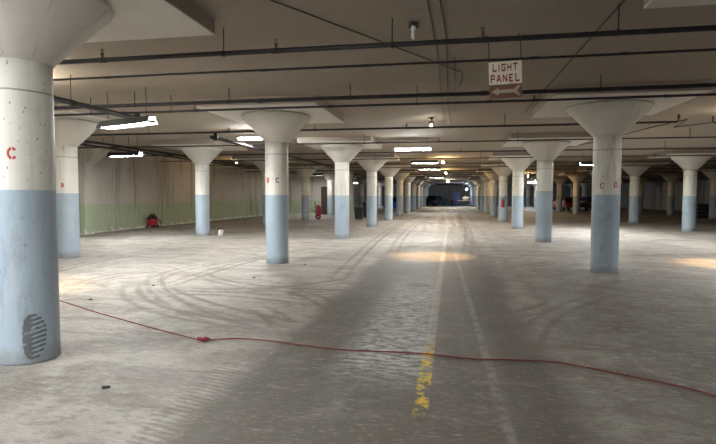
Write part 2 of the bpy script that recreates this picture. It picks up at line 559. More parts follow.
for k in range(4):
    add_box(bm, ((dx0 + dx1) / 2, YX + 0.05, 0.3 + 0.52 * k), (dx1 - dx0 - 0.14, 0.03, 0.05))
add_box(bm, (dx0 + 0.40, YX + 0.05, dz / 2), (0.05, 0.035, dz - 0.1))
struct('door_1', bm, WOODD)
# wall piers with corbels on the left wall
pier = [(0, 0), (0.32, 0), (0.32, 2.62), (1.05, 3.22), (1.05, ZC), (0, ZC)]
for i, k in enumerate((1, 2)):
    bm = bmesh.new()
    add_prism(bm, [(XL + a, b) for a, b in pier], row(k) - 0.26 - 0.4, row(k) + 0.26 - 0.4)
    struct('trim_%d' % (2 + i), bm, WALL_G)
for i, k in enumerate((6, 7, 8, 9, 10)):
    bm = bmesh.new()
    add_prism(bm, [(XR - a, b) for a, b in pier], row(k) - 0.26, row(k) + 0.26)
    struct('trim_%d' % (4 + i), bm, WALL_P)
# low white curbs where the aisle ends
bm = bmesh.new(); add_box(bm, (-0.4, 61.8, 0.10), (6.4, 0.30, 0.20)); struct('trim_9', bm, CURB)
bm = bmesh.new(); add_box(bm, (13.7, 66.4, 0.09), (20.6, 0.35, 0.18)); struct('trim_10', bm, CURB)
bm = bmesh.new(); add_box(bm, (-7.9, 66.4, 0.09), (7.4, 0.35, 0.18)); struct('trim_11', bm, CURB)


# ------------------------------------------------------------------ columns
def shaft_bm():
    bm = bmesh.new()
    add_lathe(bm, [(CR + 0.004, 0.0), (CR, 0.02), (CR, 0.8), (CR, 1.6), (CR, 2.5), (CR, ZT)], 56, cap=True)
    return bm


def capital_bm():
    bm = bmesh.new()
    seg = 40
    add_lathe(bm, [(CR - 0.012, ZT - 0.02), (CR + 0.006, ZT - 0.015), (0.285, ZT + 0.02), (0.745, ZR - 0.02), (0.765, ZR), (0.765, ZR + 0.025), (0.70, ZP)], seg, cap=True)
    # raised seam ridges left by the sheet metal form
    for a in range(0, 360, 45):
        t = R_(a + 20)
        c, s_ = math.cos(t), math.sin(t)
        add_tube(bm, [(0.275 * c, 0.275 * s_, ZT + 0.01), (0.51 * c, 0.51 * s_, (ZT + ZR) / 2 + 0.005), (0.748 * c, 0.748 * s_, ZR - 0.02)], 0.006, 5)
    return bm


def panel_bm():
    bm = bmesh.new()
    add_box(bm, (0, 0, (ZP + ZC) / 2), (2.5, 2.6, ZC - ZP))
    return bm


def bend(angle, r, u, z):
    a = R_(angle) + u / r
    return (r * math.cos(a), r * math.sin(a), z)


def stroke_quads(strokes, w):
    """strokes in a 0..1 box -> list of quads (centre line quads of width w)"""
    out = []
    for a, b in strokes:
        a, b = Vector((a[0], a[1])), Vector((b[0], b[1]))
        d = (b - a).normalized()
        n = Vector((-d.y, d.x)) * (w / 2)
        out.append((a - n, b - n, b + n, a + n))
    return out


def arcpts(cx, cy, rx, ry, a0, a1, n=7):
    p = [(cx + rx * math.cos(R_(a0 + (a1 - a0) * i / n)), cy + ry * math.sin(R_(a0 + (a1 - a0) * i / n))) for i in range(n + 1)]
    return list(zip(p, p[1:]))


GLYPH = {
    'C': arcpts(0.5, 0.5, 0.42, 0.45, 38, 86) + arcpts(0.5, 0.5, 0.42, 0.45, 100, 260, 12) + arcpts(0.5, 0.5, 0.42, 0.45, 274, 322),
    'D': [((0.12, 0.04), (0.12, 0.96)), ((0.0, 0.92), (0.40, 0.92)), ((0.0, 0.08), (0.40, 0.08))] + arcpts(0.42, 0.5, 0.46, 0.42, -84, 84, 10),
    'B': [((0.12, 0.04), (0.12, 0.96)), ((0.05, 0.92), (0.5, 0.92)), ((0.05, 0.5), (0.55, 0.5)), ((0.05, 0.08), (0.5, 0.08))]
         + arcpts(0.52, 0.71, 0.32, 0.21, -84, 84) + arcpts(0.54, 0.29, 0.36, 0.21, -84, 84),
    'L': [((0.15, 0), (0.15, 1)), ((0.05, 0.06), (0.9, 0.06)), ((0.86, 0), (0.86, 0.22)), ((0.02, 0.95), (0.3, 0.95))],
    'I': [((0.5, 0), (0.5, 1))],
    'G': [((0.12, 0.12), (0.12, 0.88)), ((0.06, 0.93), (0.9, 0.93)), ((0.06, 0.07), (0.9, 0.07)), ((0.86, 0.0), (0.86, 0.46)), ((0.5, 0.44), (0.94, 0.44)), ((0.86, 0.72), (0.86, 1.0))],
    'H': [((0.12, 0), (0.12, 1)), ((0.88, 0), (0.88, 1)), ((0.1, 0.5), (0.9, 0.5))],
    'T': [((0.5, 0), (0.5, 1)), ((0.02, 0.94), (0.98, 0.94)), ((0.06, 1), (0.06, 0.8)), ((0.94, 1), (0.94, 0.8))],
    'P': [((0.14, 0), (0.14, 1)), ((0.05, 0.94), (0.9, 0.94)), ((0.86, 0.98), (0.86, 0.44)), ((0.1, 0.47), (0.9, 0.47)), ((0.0, 0.04), (0.3, 0.04))],
    'A': [((0.04, 0), (0.46, 1)), ((0.96, 0), (0.54, 1)), ((0.2, 0.32), (0.8, 0.32))],
    'N': [((0.1, 0), (0.1, 1)), ((0.9, 0), (0.9, 1)), ((0.12, 0.95), (0.88, 0.05))],
    'E': [((0.14, 0), (0.14, 1)), ((0.05, 0.94), (0.92, 0.94)), ((0.1, 0.5), (0.72, 0.5)), ((0.05, 0.06), (0.92, 0.06))],
}


def letter_on(shaft, ch, angle, z, w, h, mat, sw=0.2):
    bm = bmesh.new()
    r = CR + 0.0025
    for quad in stroke_quads(GLYPH[ch], sw):
        pts = [bend(angle, r, (p.x - 0.5) * w, z + (p.y - 0.5) * h) for p in quad]
        bm.faces.new([bm.verts.new(p) for p in pts])
    o = obj('stencilled_letter', bm, mat, shaft, normals=False)
    o['label'] = '%s stencilled letter %s' % ('red' if mat is RED else 'dark', ch)
    return o


def scuff_on(shaft, angle, z, w, h):
    bm = bmesh.new()
    r = CR + 0.003
    nu, nv = 12, 22
    g = {}
    for j in range(nv + 1):
        v = -1 + 2 * j / nv
        half = math.sqrt(max(0.0, 1 - abs(v) ** 2.4)) * (1 + 0.05 * math.sin(j * 2.1))
        for i in range(nu + 1):
            uu = -1 + 2 * i / nu
            right = 1 + (0.10 * math.sin(j * 2.6) if uu > 0.9 else 0)
            g[i, j] = bm.verts.new(bend(angle, r, uu * half * right * w / 2 - 0.10 * w * v * v + 0.05 * w, z + v * h / 2))
    for j in range(nv):
        for i in range(nu):
            bm.faces.new((g[i, j], g[i + 1, j], g[i + 1, j + 1], g[i, j + 1]))
    bmesh.ops.remove_doubles(bm, verts=bm.verts[:], dist=0.0005)
    o = obj('tyre_scuff', bm, SCUFF, shaft, normals=False)
    o['label'] = 'dark oval rubber tread mark'


COLGROUP = 'mushroom columns of the garage'
ROWTEXT = {'wall side': 'in the row nearest the left wall', 'aisle left': 'in the row just left of the drive lane',
           'aisle right': 'in the row just right of the drive lane', 'second right': 'in the second row right of the drive lane',
           'third right': 'in the third row right of the drive lane'}
PAINT = {('aisle left', 0): 1.545, ('aisle left', 1): 1.517, ('wall side', 1): 1.549, ('aisle right', 1): 1.535, ('aisle right', 2): 1.677,
         ('aisle right', 3): 1.53, ('aisle left', 3): 1.50, ('aisle left', 2): 1.515, ('third right', 6): 1.60}
ROWS = {'wall side': range(1, 12), 'aisle left': range(0, 12), 'aisle right': range(0, 12), 'second right': range(2, 12), 'third right': range(5, 12)}
proto = None
column = {}
for ln, ks in ROWS.items():
    for k in ks:
        if proto is None:
            root = thing('concrete_column', '', 'column')
            obj('shaft', shaft_bm(), COLM, root)
            obj('capital', capital_bm(), CAPM, root)
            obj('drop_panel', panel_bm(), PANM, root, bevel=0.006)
            proto = root
        else:
            root = copy_tree(proto)
        root.location = (LX[ln], row(k), 0)
        n = k - (0 if ln == 'aisle left' else list(ks)[0] if ln != 'aisle right' else 1)
        if ln == 'aisle right' and k == 0:
            lab = 'white ceiling drop panel and column just out of view at the upper right corner'
        elif ln == 'second right' and k == 2:
            lab = 'column with its drop panel past the right edge, beyond the letter C D column'
        else:
            if ln == 'second right':
                n -= 1
            lab = '%s column from the camera, %s' % (ORD[n], ROWTEXT[ln])
        tag(root, lab, 'column', COLGROUP)
        sh = [c for c in root.children if c.name.startswith('shaft')][0]
        sh['paint_height'] = PAINT.get((ln, k), 1.53)
        column[ln, k] = (root, sh)
column['aisle left', 0][0]['label'] = 'huge nearest round column with red letter C and tyre scuff, at left edge'
column['wall side', 1][0]['label'] = 'round column with a small red letter, just behind the huge nearest column'
column['aisle left', 1][0]['label'] = 'round column with one red and one dark letter, first beyond the red cord'
column['aisle right', 1][0]['label'] = 'round grey blue column with red letters C and D, right of the drive lane'
column['wall side', 2][0]['label'] = 'round column beside the small white jug, in front of the green dado wall'
letter_on(column['aisle left', 0][1], 'C', -63.0, 1.86, 0.075, 0.096, RED, 0.26)
scuff_on(column['aisle left', 0][1], -36.5, 0.245, 0.19, 0.42)
letter_on(column['wall side', 1][1], 'B', -68.6, 1.74, 0.067, 0.099, RED, 0.26)
letter_on(column['aisle left', 1][1], 'C', -67.0, 1.84, 0.080, 0.110, BLACKP, 0.26)
letter_on(column['aisle left', 1][1], 'B', -118.9, 1.84, 0.075, 0.110, RED, 0.28)
letter_on(column['aisle right', 1][1], 'C', -121.5, 1.71, 0.082, 0.110, RED, 0.24)
letter_on(column['aisle right', 1][1], 'D', -65.5, 1.73, 0.078, 0.105, RED, 0.24)


# ------------------------------------------------------------------ pipes
def hanger(parent, p, axis, top=ZC, r=0.03):
    x, y, z = p
    bm = bmesh.new()
    add_cyl(bm, (x, y, z + r * 0.5), (x, y, top), 0.007, seg=6)
    a = Vector((1, 0, 0)) if axis == 'x' else Vector((0, 1, 0))
    q0 = Vector(p)
    add_cyl(bm, q0 - a * 0.02, q0 + a * 0.02, r * 1.22, seg=12)
    obj('hanger', bm, PIPE, parent)


def coupling(parent, p, axis, r):
    a = Vector((1, 0, 0)) if axis == 'x' else Vector((0, 1, 0))
    q0 = Vector(p)
    bm = bmesh.new()
    add_cyl(bm, q0 - a * 0.045, q0 + a * 0.045, r * 1.22, seg=12)
    add_cyl(bm, q0 - a * 0.05, q0 - a * 0.035, r * 1.36, seg=12)
    add_cyl(bm, q0 + a * 0.035, q0 + a * 0.05, r * 1.36, seg=12)
    obj('coupling', bm, PIPE, parent)


def head(parent, p, r):
    x, y, z = p
    bm = bmesh.new()
    add_cyl(bm, (x, y, z), (x, y, z + r + 0.045), 0.017, seg=8)
    add_cyl(bm, (x, y, z + r + 0.03), (x, y, z + r + 0.055), 0.024, seg=6)
    for s in (-1, 1):
        add_cyl(bm, (x + s * 0.016, y, z + r + 0.05), (x + s * 0.005, y, z + r + 0.095), 0.004, seg=5)
    add_cyl(bm, (x, y, z + r + 0.095), (x, y, z + r + 0.10), 0.026, seg=10)
    obj('sprinkler_head', bm, BRASS, parent)


def cross_pipe(y, z, r, x0, x1, label, name='sprinkler_pipe', cat='pipe', group='pipes across the ceiling', hang=(), coup=(), heads=(), elbows=()):
    bm = bmesh.new()
    pts = []
    if 0 in elbows:
        pts += [(x0, y, z + 0.16), (x0, y, z + 0.05), (x0 + 0.02, y, z + 0.015)]
    n = max(2, int((x1 - x0) / 2.5))
    for i in range(n + 1):
        pts.append((x0 + 0.05 + (x1 - x0 - 0.1) * i / n, y, z + 0.004 * math.sin(i * 1.9)))
    if 1 in elbows:
        pts += [(x1 - 0.02, y, z + 0.015), (x1, y, z + 0.05), (x1, y, z + 0.16)]
    add_tube(bm, pts, r, 10)
    o = obj(name, bm, PIPE)
    tag(o, label, cat, group)
    for hx in hang:
        hanger(o, (hx, y, z), 'x', r=r)
    for cx in coup:
        coupling(o, (cx, y, z), 'x', r)
    for hx in heads:
        coupling(o, (hx, y, z), 'x', r * 0.9)
        head(o, (hx, y, z), r)
    return o


Z = 3.15
cross_pipe(5.53, Z, 0.028, XL, 8.0, 'thickest dark pipe closest overhead, holding the light panel sign', hang=(-2.63, -0.66, 1.63, -5.2), heads=(-4.22, -1.99, 0.30, 2.62))
cross_pipe(6.34, Z, 0.015, XL, 9.0, 'thin dark pipe just behind the sign, second across the ceiling', hang=(), coup=(-4.77, -2.45, -1.1, 0.95, 1.95, -6.5))
cross_pipe(8.60, 3.20, 0.034, XL, 12.0, 'fat upper pipe of the doubled pair level with the arrow board', hang=(-5.9, -4.0, -1.75, 2.3, -7.6), coup=(-3.4, 0.5, 4.2))
cross_pipe(8.93, 3.12, 0.021, XL, 12.0, 'thinner lower pipe of the doubled pair level with the arrow board', hang=(-0.62, -5.35, -7.1), heads=(-4.85, 1.35), coup=(-6.4, -2.2, 0.6, 3.4))
ys = [12.25, 15.5]
k = 0
while ys[-1] < 62:
    ys.append(12.25 + S * (len(ys) // 2) if len(ys) % 2 == 0 else 15.5 + S * (len(ys) // 2))
for i, y in enumerate(ys):
    wide = 12 + y * 0.35
    x1 = min(XR - 0.1, 4.9 if i == 0 else 6 + y * 0.5)
    x0 = XL if y < YX else -13.5
    hs, hd = [], []
    x = -12.6 + 0.7 * (i % 3)
    while x < x1 - 0.5:
        ok = all(abs(x - l) > 0.4 for l in LX.values())
        if ok:
            (hs if int((x + 20) / 2.3) % 2 else hd).append(x)
        x += 2.3
    nm = ORD[4 + i]
    cross_pipe(y, Z, 0.024 if i % 2 == 0 else 0.020, x0, x1, 'dark sprinkler pipe, %s pipe across the ceiling counting from the camera' % nm, hang=hs, heads=hd[::1] if y < 34 else (), coup=(), elbows=(1,) if i == 0 else ())
cross_pipe(12.95, 3.2, 0.02, 5.9, 14.5, 'short dark pipe with a raised end right of the letter C D column', hang=(7.2,), elbows=(0,))


def long_pipe(x, z, r, y0, y1, label, hangs=(), drop=None):
    bm = bmesh.new()
    n = max(2, int((y1 - y0) / 3))
    add_tube(bm, [(x, y0 + (y1 - y0) * i / n, z) for i in range(n + 1)], r, 10)
    o = obj('main_pipe', bm, PIPE)
    tag(o, label, 'pipe', 'pipes running along the garage')
    for y in hangs:
        hanger(o, (x, y, z), 'y', r=r)
    if drop:
        bm = bmesh.new()
        add_tube(bm, [(x, drop[0], z), (x, drop[0], z + 0.05), (x, drop[0], drop[1])], r * 0.95, 10)
        add_cyl(bm, (x, drop[0], z - r * 1.3), (x, drop[0], z + r * 1.6), r * 1.35, seg=12)
        add_cyl(bm, (x, drop[0], drop[1] - 0.05), (x, drop[0], drop[1] + 0.02), r * 1.3, seg=12)
        obj('riser_elbow', bm, PIPE, o)
    return o


long_pipe(-6.08, 3.00, 0.045, 1.5, 9.15, 'thick black pipe slanting out from behind the nearest column to an elbow', (4.0, 7.2), (8.93, 3.10))
long_pipe(-6.08, 3.00, 0.045, 12.0, 27.0, 'thick black pipe with an elbow, left of the column with two letters', (14.6, 18.2, 21.8), (12.25, 3.13))
long_pipe(-10.55, 3.08, 0.04, 9.5, 34.0, 'upper of two black pipes along the left wall above the hanging strip light', (12, 15, 19, 24, 30))
long_pipe(-10.52, 2.97, 0.03, 9.5, 30.0, 'lower of two black pipes along the left wall above the hanging strip light', (13, 18, 23, 28))


def cable(label, pts, r=0.008, group='cables and conduits on the ceiling', m=None):
    bm = bmesh.new()
    add_tube(bm, pts, r, 6)
    return tag(obj('ceiling_cable', bm, m or PIPE), label, 'cable', group)


zc = ZC - 0.012
cable('thin dark cable slanting over the ceiling down to the right, ending near the lane centre', [(-2.45, 3.6, zc), (-1.76, 4.78, zc - 0.01), (-0.79, 6.36, zc - 0.03), (0.14, 8.0, zc - 0.02), (0.14, 8.22, zc - 0.05), (0.115, 8.25, 3.26)])
cable('leftmost thin cable running straight along the ceiling over the lane', [(-0.27, 3.4, zc), (-0.26, 5.05, zc), (-0.21, 7.0, zc), (-0.22, 9.4, zc), (-0.22, 17.0, zc)], 0.006)
cable('middle thin cable bending along the ceiling over the lane', [(-0.16, 3.4, zc), (-0.14, 5.0, zc), (-0.08, 6.5, zc), (-0.10, 10.3, zc), (-0.1, 15.0, zc)], 0.008)
cable('short thin cable running along the ceiling nearest the light panel sign', [(0.02, 7.2, zc), (0.03, 8.4, zc), (0.05, 12.0, zc)], 0.006)
cable('straight dark conduit along the ceiling right of the light panel sign', [(1.66, 3.0, zc), (1.64, 5.8, zc), (1.63, 9.6, zc), (1.63, 12.2, zc)], 0.011)
cable('wavy dark cable on the ceiling right of the letter C D column', [(4.2, 21.5, zc), (5.0, 19.0, zc), (5.45, 15.2, zc), (5.75, 13.9, zc), (6.05, 15.4, zc), (6.6, 14.6, zc), (7.0, 13.4, zc), (7.05, 12.98, 3.22)], 0.012)
# tangle of loose shiny conduit over the left bays
bm = bmesh.new()
add_tube(bm, [(-8.0, 26.6, 3.1), (-7.6, 26.3, 3.22), (-7.2, 26.0, 3.18), (-6.9, 25.9, 3.02), (-7.2, 25.9, 2.9), (-7.5, 26.0, 2.98), (-7.3, 26.1, 3.16), (-6.7, 25.7, 3.08), (-6.1, 25.4, 3.0)], 0.02, 8)
for zt in (3.2,):
    add_cyl(bm, (-7.55, 26.27, 3.2), (-7.55, 26.27, ZC), 0.01, seg=6)
tag(obj('flexible_conduit', bm, CHROME), 'looped shiny flexible conduit hanging over the left bays', 'conduit')


# ------------------------------------------------------------------ lights
def strip_light(name, label, x, y, z, yaw=0.0, hooded=True, L=1.22, tilt=0.0, nt=2, mat=None):
    root = thing(name, label, 'light', (x, y, z), yaw, 'fluorescent strip lights')
    root.rotation_euler = (0, tilt, yaw)
    bm = bmesh.new()
    if hooded:
        prof = [(-0.15, 0.0), (-0.06, 0.14), (0.06, 0.14), (0.15, 0.0), (0.138, 0.0), (0.052, 0.127), (-0.052, 0.127), (-0.138, 0.0)]
        a = [bm.verts.new((-L / 2 - 0.03, u, v)) for u, v in prof]
        b = [bm.verts.new((L / 2 + 0.03, u, v)) for u, v in prof]
        bm.faces.new(a); bm.faces.new(b[::-1])
        for i in range(len(prof)):
            j = (i + 1) % len(prof)
            bm.faces.new((a[i], a[j], b[j], b[i]))
        obj('reflector_hood', bm, HOOD, root)
        bm = bmesh.new()
        add_box(bm, (0, 0, 0.121), (L, 0.096, 0.008))
        obj('reflector_liner', bm, REFL, root)
        ty = (-0.055, 0.055) if nt == 2 else (0.0,)
        tz = 0.030
    else:
        add_box(bm, (0, 0, 0.050), (L + 0.03, 0.24, 0.05))
        obj('channel_housing', bm, REFL, root, bevel=0.006)
        ty = (-0.05, 0.05)
        tz = -0.002
    for t in ty:
        bm = bmesh.new()
        add_cyl(bm, (-L / 2 + 0.02, t, tz), (L / 2 - 0.02, t, tz), 0.024, seg=10)
        obj('tube', bm, mat or TUBE_M, root)
    for s in (-1, 1):
        bm = bmesh.new()
        add_box(bm, (s * (L / 2 - 0.005), 0, tz + 0.01), (0.03, 0.15, 0.045))
        obj('lamp_holder', bm, HOOD if hooded else REFL, root)
        bm = bmesh.new()
        hx = s * L * 0.40
        add_tube(bm, [(hx, 0, 0.13 if hooded else 0.07), (hx + (0.02 if hooded else 0), 0.0, 0.08 + (ZC - z - 0.08) * 0.5), (hx, 0, ZC - z + tilt * hx * 0 - 0.0)], 0.006, 6)
        obj('hanger', bm, PIPE, root)
    return root


strip_light('fluorescent_fixture', 'hooded strip light hanging on chains behind the nearest column, lit', -5.86, 8.30, 2.76, R_(-14), tilt=R_(-1.5))
strip_light('fluorescent_fixture', 'small lit strip light hanging in front of the left wall', -10.50, 14.75, 2.77, R_(-8))
for i, y in enumerate((17.15, 24.5, 30.2, 44.3)):
    strip_light('fluorescent_fixture', 'lit strip light left of the lane centre, %s of that line along the drive lane' % ORD[i], -1.32, y, 3.08, 0, hooded=i > 0)
strip_light('fluorescent_fixture', 'lit strip light hidden behind the column with two letters', -5.70, 14.2, 3.20, 0, hooded=False)
strip_light('fluorescent_fixture', 'glaring strip light seen just left of the letter C D column', 6.1, 23.4, 2.86, R_(10))
strip_light('fluorescent_fixture', 'lit strip light over the left bays, left of the third column by the lane', -11.5, 61.0, 3.1, 0, hooded=False)
strip_light('fluorescent_fixture', 'lit strip light over the left bays beyond the wheelbarrow', -9.9, 36.0, 3.0, 0, nt=1)
strip_light('fluorescent_fixture', 'tiny distant strip light over the farthest right bays', 9.2, 60.5, 3.1, 0, hooded=False)
strip_light('fluorescent_fixture', 'added strip light hidden behind the letter C D column', 5.75, 20.4, 3.0, R_(74))  # extra light added to brighten the right bays
# unseen lights of the same kind, added to brighten the scene
strip_light('fluorescent_fixture', 'added unseen strip light over the bay left of the camera', -5.9, 1.6, 2.80, R_(-10), hooded=False, mat=TUBE_D)
strip_light('fluorescent_fixture', 'added unseen strip light over the lane behind the camera', -2.4, -0.5, 2.95, R_(20), hooded=False, mat=TUBE_D)
strip_light('fluorescent_fixture', 'added unseen strip light over the left bay behind the camera', -5.9, -2.6, 3.08, 0, hooded=False)
strip_light('fluorescent_fixture', 'added unseen strip light, farther over the right bays beyond the frame', 8.4, 15.8, 2.9)
strip_light('fluorescent_fixture', 'added unseen strip light over the right bays beyond the frame', 7.4, 9.4, 2.9)


def bulb_light(label, x, y, m, flood=0, r=0.05, z=3.20, dish=True, k=1.0):
    root = thing('bulb_light', label, 'light', (x, y, z), 0, 'single bulb ceiling lights')
    bm = bmesh.new()
    add_cyl(bm, (0, 0, 0.085), (0, 0, ZC - z), 0.016, seg=8)
    add_cyl(bm, (0, 0, ZC - z - 0.03), (0, 0, ZC - z), 0.05, seg=14)
    obj('stem', bm, HOOD, root)
    bm = bmesh.new()
    add_cyl(bm, (0, 0, 0.04), (0, 0, 0.10), 0.028, 0.024, seg=12)
    obj('socket', bm, REFL, root)
    if dish:
        bm = bmesh.new()
        add_lathe(bm, [(0.024, 0.100), (0.06 * k, 0.098), (0.105 * k, 0.078), (0.107 * k, 0.084), (0.06 * k, 0.104), (0.024, 0.106)], 20)
        obj('dish', bm, HOOD, root)
    bm = bmesh.new()
    add_lathe(bm, [(0.004, -0.062), (r * 0.6, -0.05), (r, -0.018), (r * 0.92, 0.012), (r * 0.5, 0.042), (0.018, 0.055)], 14, cap=True)
    obj('bulb', bm, m, root)
    if flood:
        l = bpy.data.lights.new('flood', 'SPOT')
        l.energy = flood
        l.color = (1.0, 0.62, 0.26)
        l.spot_size = R_(46)
        l.spot_blend = 0.8
        l.shadow_soft_size = 0.05
        lo = bpy.data.objects.new('flood', l)
        COL.objects.link(lo)
        lo.parent = root
        lo.location = (0, 0, -0.12)
    return root


bulb_light('unlit pale bulb under a small dish, over the lane between the camera and the sign', -0.445, 5.74, WHITEP, r=0.026, z=3.32, k=0.6)
bulb_light('bright bulb throwing a warm pool of light on the lane', -0.52, 12.62, FAINT_M, FLOOD, r=0.022, z=3.24, k=0.7)
bulb_light('warm orange bulb over the lane, third in its line', -0.46, 25.9, WARM_M)
bulb_light('warm orange bulb over the lane, fourth in its line', -0.44, 37.2, WARM_M)
bulb_light('bright white bulb over the lane, farthest in its line', -0.46, 58.5, COOL_M, r=0.10)
bulb_light('warm bulb in front of the left wall, beyond the column by the white jug', -11.2, 24.9, DIMW_M, r=0.03)
bulb_light('warm bulb over the right bays, seen between the lane columns', 6.2, 43.6, WARM_M)
bulb_light('bulb over the right bays throwing a warm pool at the right edge', 6.05, 12.45, FAINT_M, FLOOD * 0.7, r=0.03)
bulb_light('bulb over the left bay throwing a warm pool behind the nearest column', -6.75, 6.85, COOL_M, FLOOD * 0.6, r=0.03)

# ------------------------------------------------------------------ the sign
sg = thing('hanging_sign', 'cream sign reading LIGHT PANEL above a brown board with a left arrow', 'sign', (0.538, 5.43, 2.517), R_(0))
sg.rotation_euler = (0, R_(-2.2), 0)
W2 = 0.164
bm = bmesh.new(); add_box(bm, (0, 0, 0.258), (2 * W2, 0.012, 0.232)); plate = obj('plate', bm, SIGNW, sg, bevel=0.004); plate['label'] = 'cream plate with maroon lettering'
bm = bmesh.new(); add_box(bm, (0, 0, 0.070), (2 * W2, 0.012, 0.138)); ab = obj('arrow_board', bm, SIGNB, sg, bevel=0.004); ab['label'] = 'brown board'


def write(parent, text, x0, z0, w, h, gap, mat, y):
    bm = bmesh.new()
    x = x0
    for ch in text:
        cw = w * (0.35 if ch == 'I' else 1)
        for quad in stroke_quads(GLYPH[ch], 0.23):
            if ch == 'I':
                vs = [(x + cw / 2 + (p.x - 0.5) * w, y, z0 + p.y * h) for p in quad]
            else:
                vs = [(x + p.x * cw, y, z0 + p.y * h) for p in quad]
            bm.faces.new([bm.verts.new(v) for v in vs])
        x += cw + gap
    r = bmesh.ops.extrude_face_region(bm, geom=bm.faces[:])
    bmesh.ops.translate(bm, vec=(0, -0.0012, 0), verts=[v for v in r['geom'] if isinstance(v, bmesh.types.BMVert)])
    return obj('lettering', bm, mat, parent)


write(plate, 'LIGHT', -0.128, 0.276, 0.042, 0.072, 0.0165, SIGNR, -0.0062)
write(plate, 'PANEL', -0.150, 0.165, 0.045, 0.074, 0.0165, SIGNR, -0.0062)
bm = bmesh.new()
for poly in ([(-0.145, 0.068), (-0.075, 0.108), (-0.068, 0.086), (0.080, 0.086), (0.080, 0.052), (-0.068, 0.052), (-0.075, 0.030)],
             [(0.080, 0.086), (0.125, 0.122), (0.150, 0.122), (0.112, 0.069), (0.150, 0.016), (0.125, 0.016), (0.080, 0.052)]):
    add_prism(bm, poly, -0.0062, -0.0076)
obj('arrow', bm, ARROW, ab)['label'] = 'pale arrow pointing left'
for s in (-1, 1):
    bm = bmesh.new()
    add_tube(bm, [(s * W2 * 0.97, 0.0, 0.36), (s * W2 * 0.97, 0.0, 0.52), (s * W2 * 0.97, 0.012, 0.60), (s * W2 * 0.97, 0.10, 0.680), (s * W2 * 0.97, 0.14, 0.65)], 0.005, 6)
    obj('hook', bm, PIPE, sg)

# ------------------------------------------------------------------ red extension cord
cp = [(-9.5, 6.3), (-7.6, 6.9), (-6.3, 6.55), (-5.465, 6.135), (-5.006, 5.897), (-4.359, 5.556), (-3.823, 5.299), (-3.343, 5.070), (-2.922, 4.881), (-2.616, 4.749), (-2.498, 4.717), (-2.337, 4.797), (-2.159, 4.846),
      (-1.823, 4.831), (-1.479, 4.758), (-1.152, 4.688), (-0.853, 4.682), (-0.516, 4.701), (-0.184, 4.704), (0.048, 4.660), (0.273, 4.646), (0.630, 4.688), (0.892, 4.697),
      (1.092, 4.640), (1.273, 4.547), (1.477, 4.441), (1.669, 4.341), (1.839, 4.226), (1.967, 4.113), (2.2, 3.9), (2.6, 3.4), (3.0, 2.6)]


def catmull(p, n=6):
    out = []
    for i in range(len(p) - 1):
        a, b, c, d = p[max(i - 1, 0)], p[i], p[i + 1], p[min(i + 2, len(p) - 1)]
        for t in range(n):
            t /= n
            out.append(tuple(0.5 * (2 * b[j] + (c[j] - a[j]) * t + (2 * a[j] - 5 * b[j] + 4 * c[j] - d[j]) * t * t + (3 * b[j] - a[j] - 3 * c[j] + d[j]) * t ** 3) for j in range(2)))
    out.append(p[-1])
    return out


bm = bmesh.new()
add_tube(bm, [(x, y, 0.0085) for x, y in catmull(cp)], 0.006, 8)
cord = tag(obj('extension_cord', bm, CORD), 'long thin red extension cord lying across the whole floor', 'cord')
bm = bmesh.new()
kx, ky = -2.498, 4.717
kp = []
for i in range(41):
    t = i / 40 * 2 * PI * 2.0
    kp.append((kx + 0.055 * math.cos(t) + 0.012 * math.cos(3 * t), ky + 0.032 * math.sin(t) - 0.008, 0.014 + 0.010 * (1 + math.sin(1.5 * t))))
add_tube(bm, kp, 0.0075, 8)
obj('knot', bm, CORD, cord)
bm = bmesh.new()
add_cyl(bm, (kx + 0.05, ky + 0.0, 0.02), (kx - 0.05, ky - 0.006, 0.022), 0.016, 0.014, seg=10)
obj('plug', bm, REDP, cord)

# ------------------------------------------------------------------ small things standing about
# shop vacuum by the left wall
v = thing('shop_vacuum', 'squat red shop vacuum with a black lid by the left wall', 'vacuum cleaner', (-13.68, 21.1, 0))
bm = bmesh.new(); add_lathe(bm, [(0.17, 0.10), (0.215, 0.12), (0.235, 0.26), (0.235, 0.40), (0.225, 0.42)], 24, cap=True); obj('tank', bm, REDP, v)
bm = bmesh.new(); add_lathe(bm, [(0.24, 0.40), (0.245, 0.44), (0.20, 0.50), (0.15, 0.56), (0.13, 0.60), (0.05, 0.62)], 24, cap=True); lid = obj('lid', bm, BLK, v)
bm = bmesh.new(); add_tube(bm, [(-0.11, 0, 0.585), (-0.09, 0, 0.66), (0.09, 0, 0.66), (0.11, 0, 0.585)], 0.014, 8); obj('handle', bm, BLK, lid)
bm = bmesh.new(); add_tube(bm, [(0.10, 0.19, 0.36), (0.16, 0.30, 0.36), (0.24, 0.32, 0.2), (0.28, 0.26, 0.06), (0.1, 0.36, 0.04), (-0.2, 0.34, 0.04)], 0.022, 8); obj('hose', bm, BLK, v)
for a in (45, 135, 225, 315):
    bm = bmesh.new()
    c, s_ = math.cos(R_(a)), math.sin(R_(a))
    add_cyl(bm, (0.25 * c, 0.25 * s_ - 0.015, 0.04), (0.25 * c, 0.25 * s_ + 0.015, 0.04), 0.04, seg=12)
    add_box(bm, (0.21 * c, 0.21 * s_, 0.10), (0.10, 0.06, 0.05))
    obj('caster', bm, BLK, v)
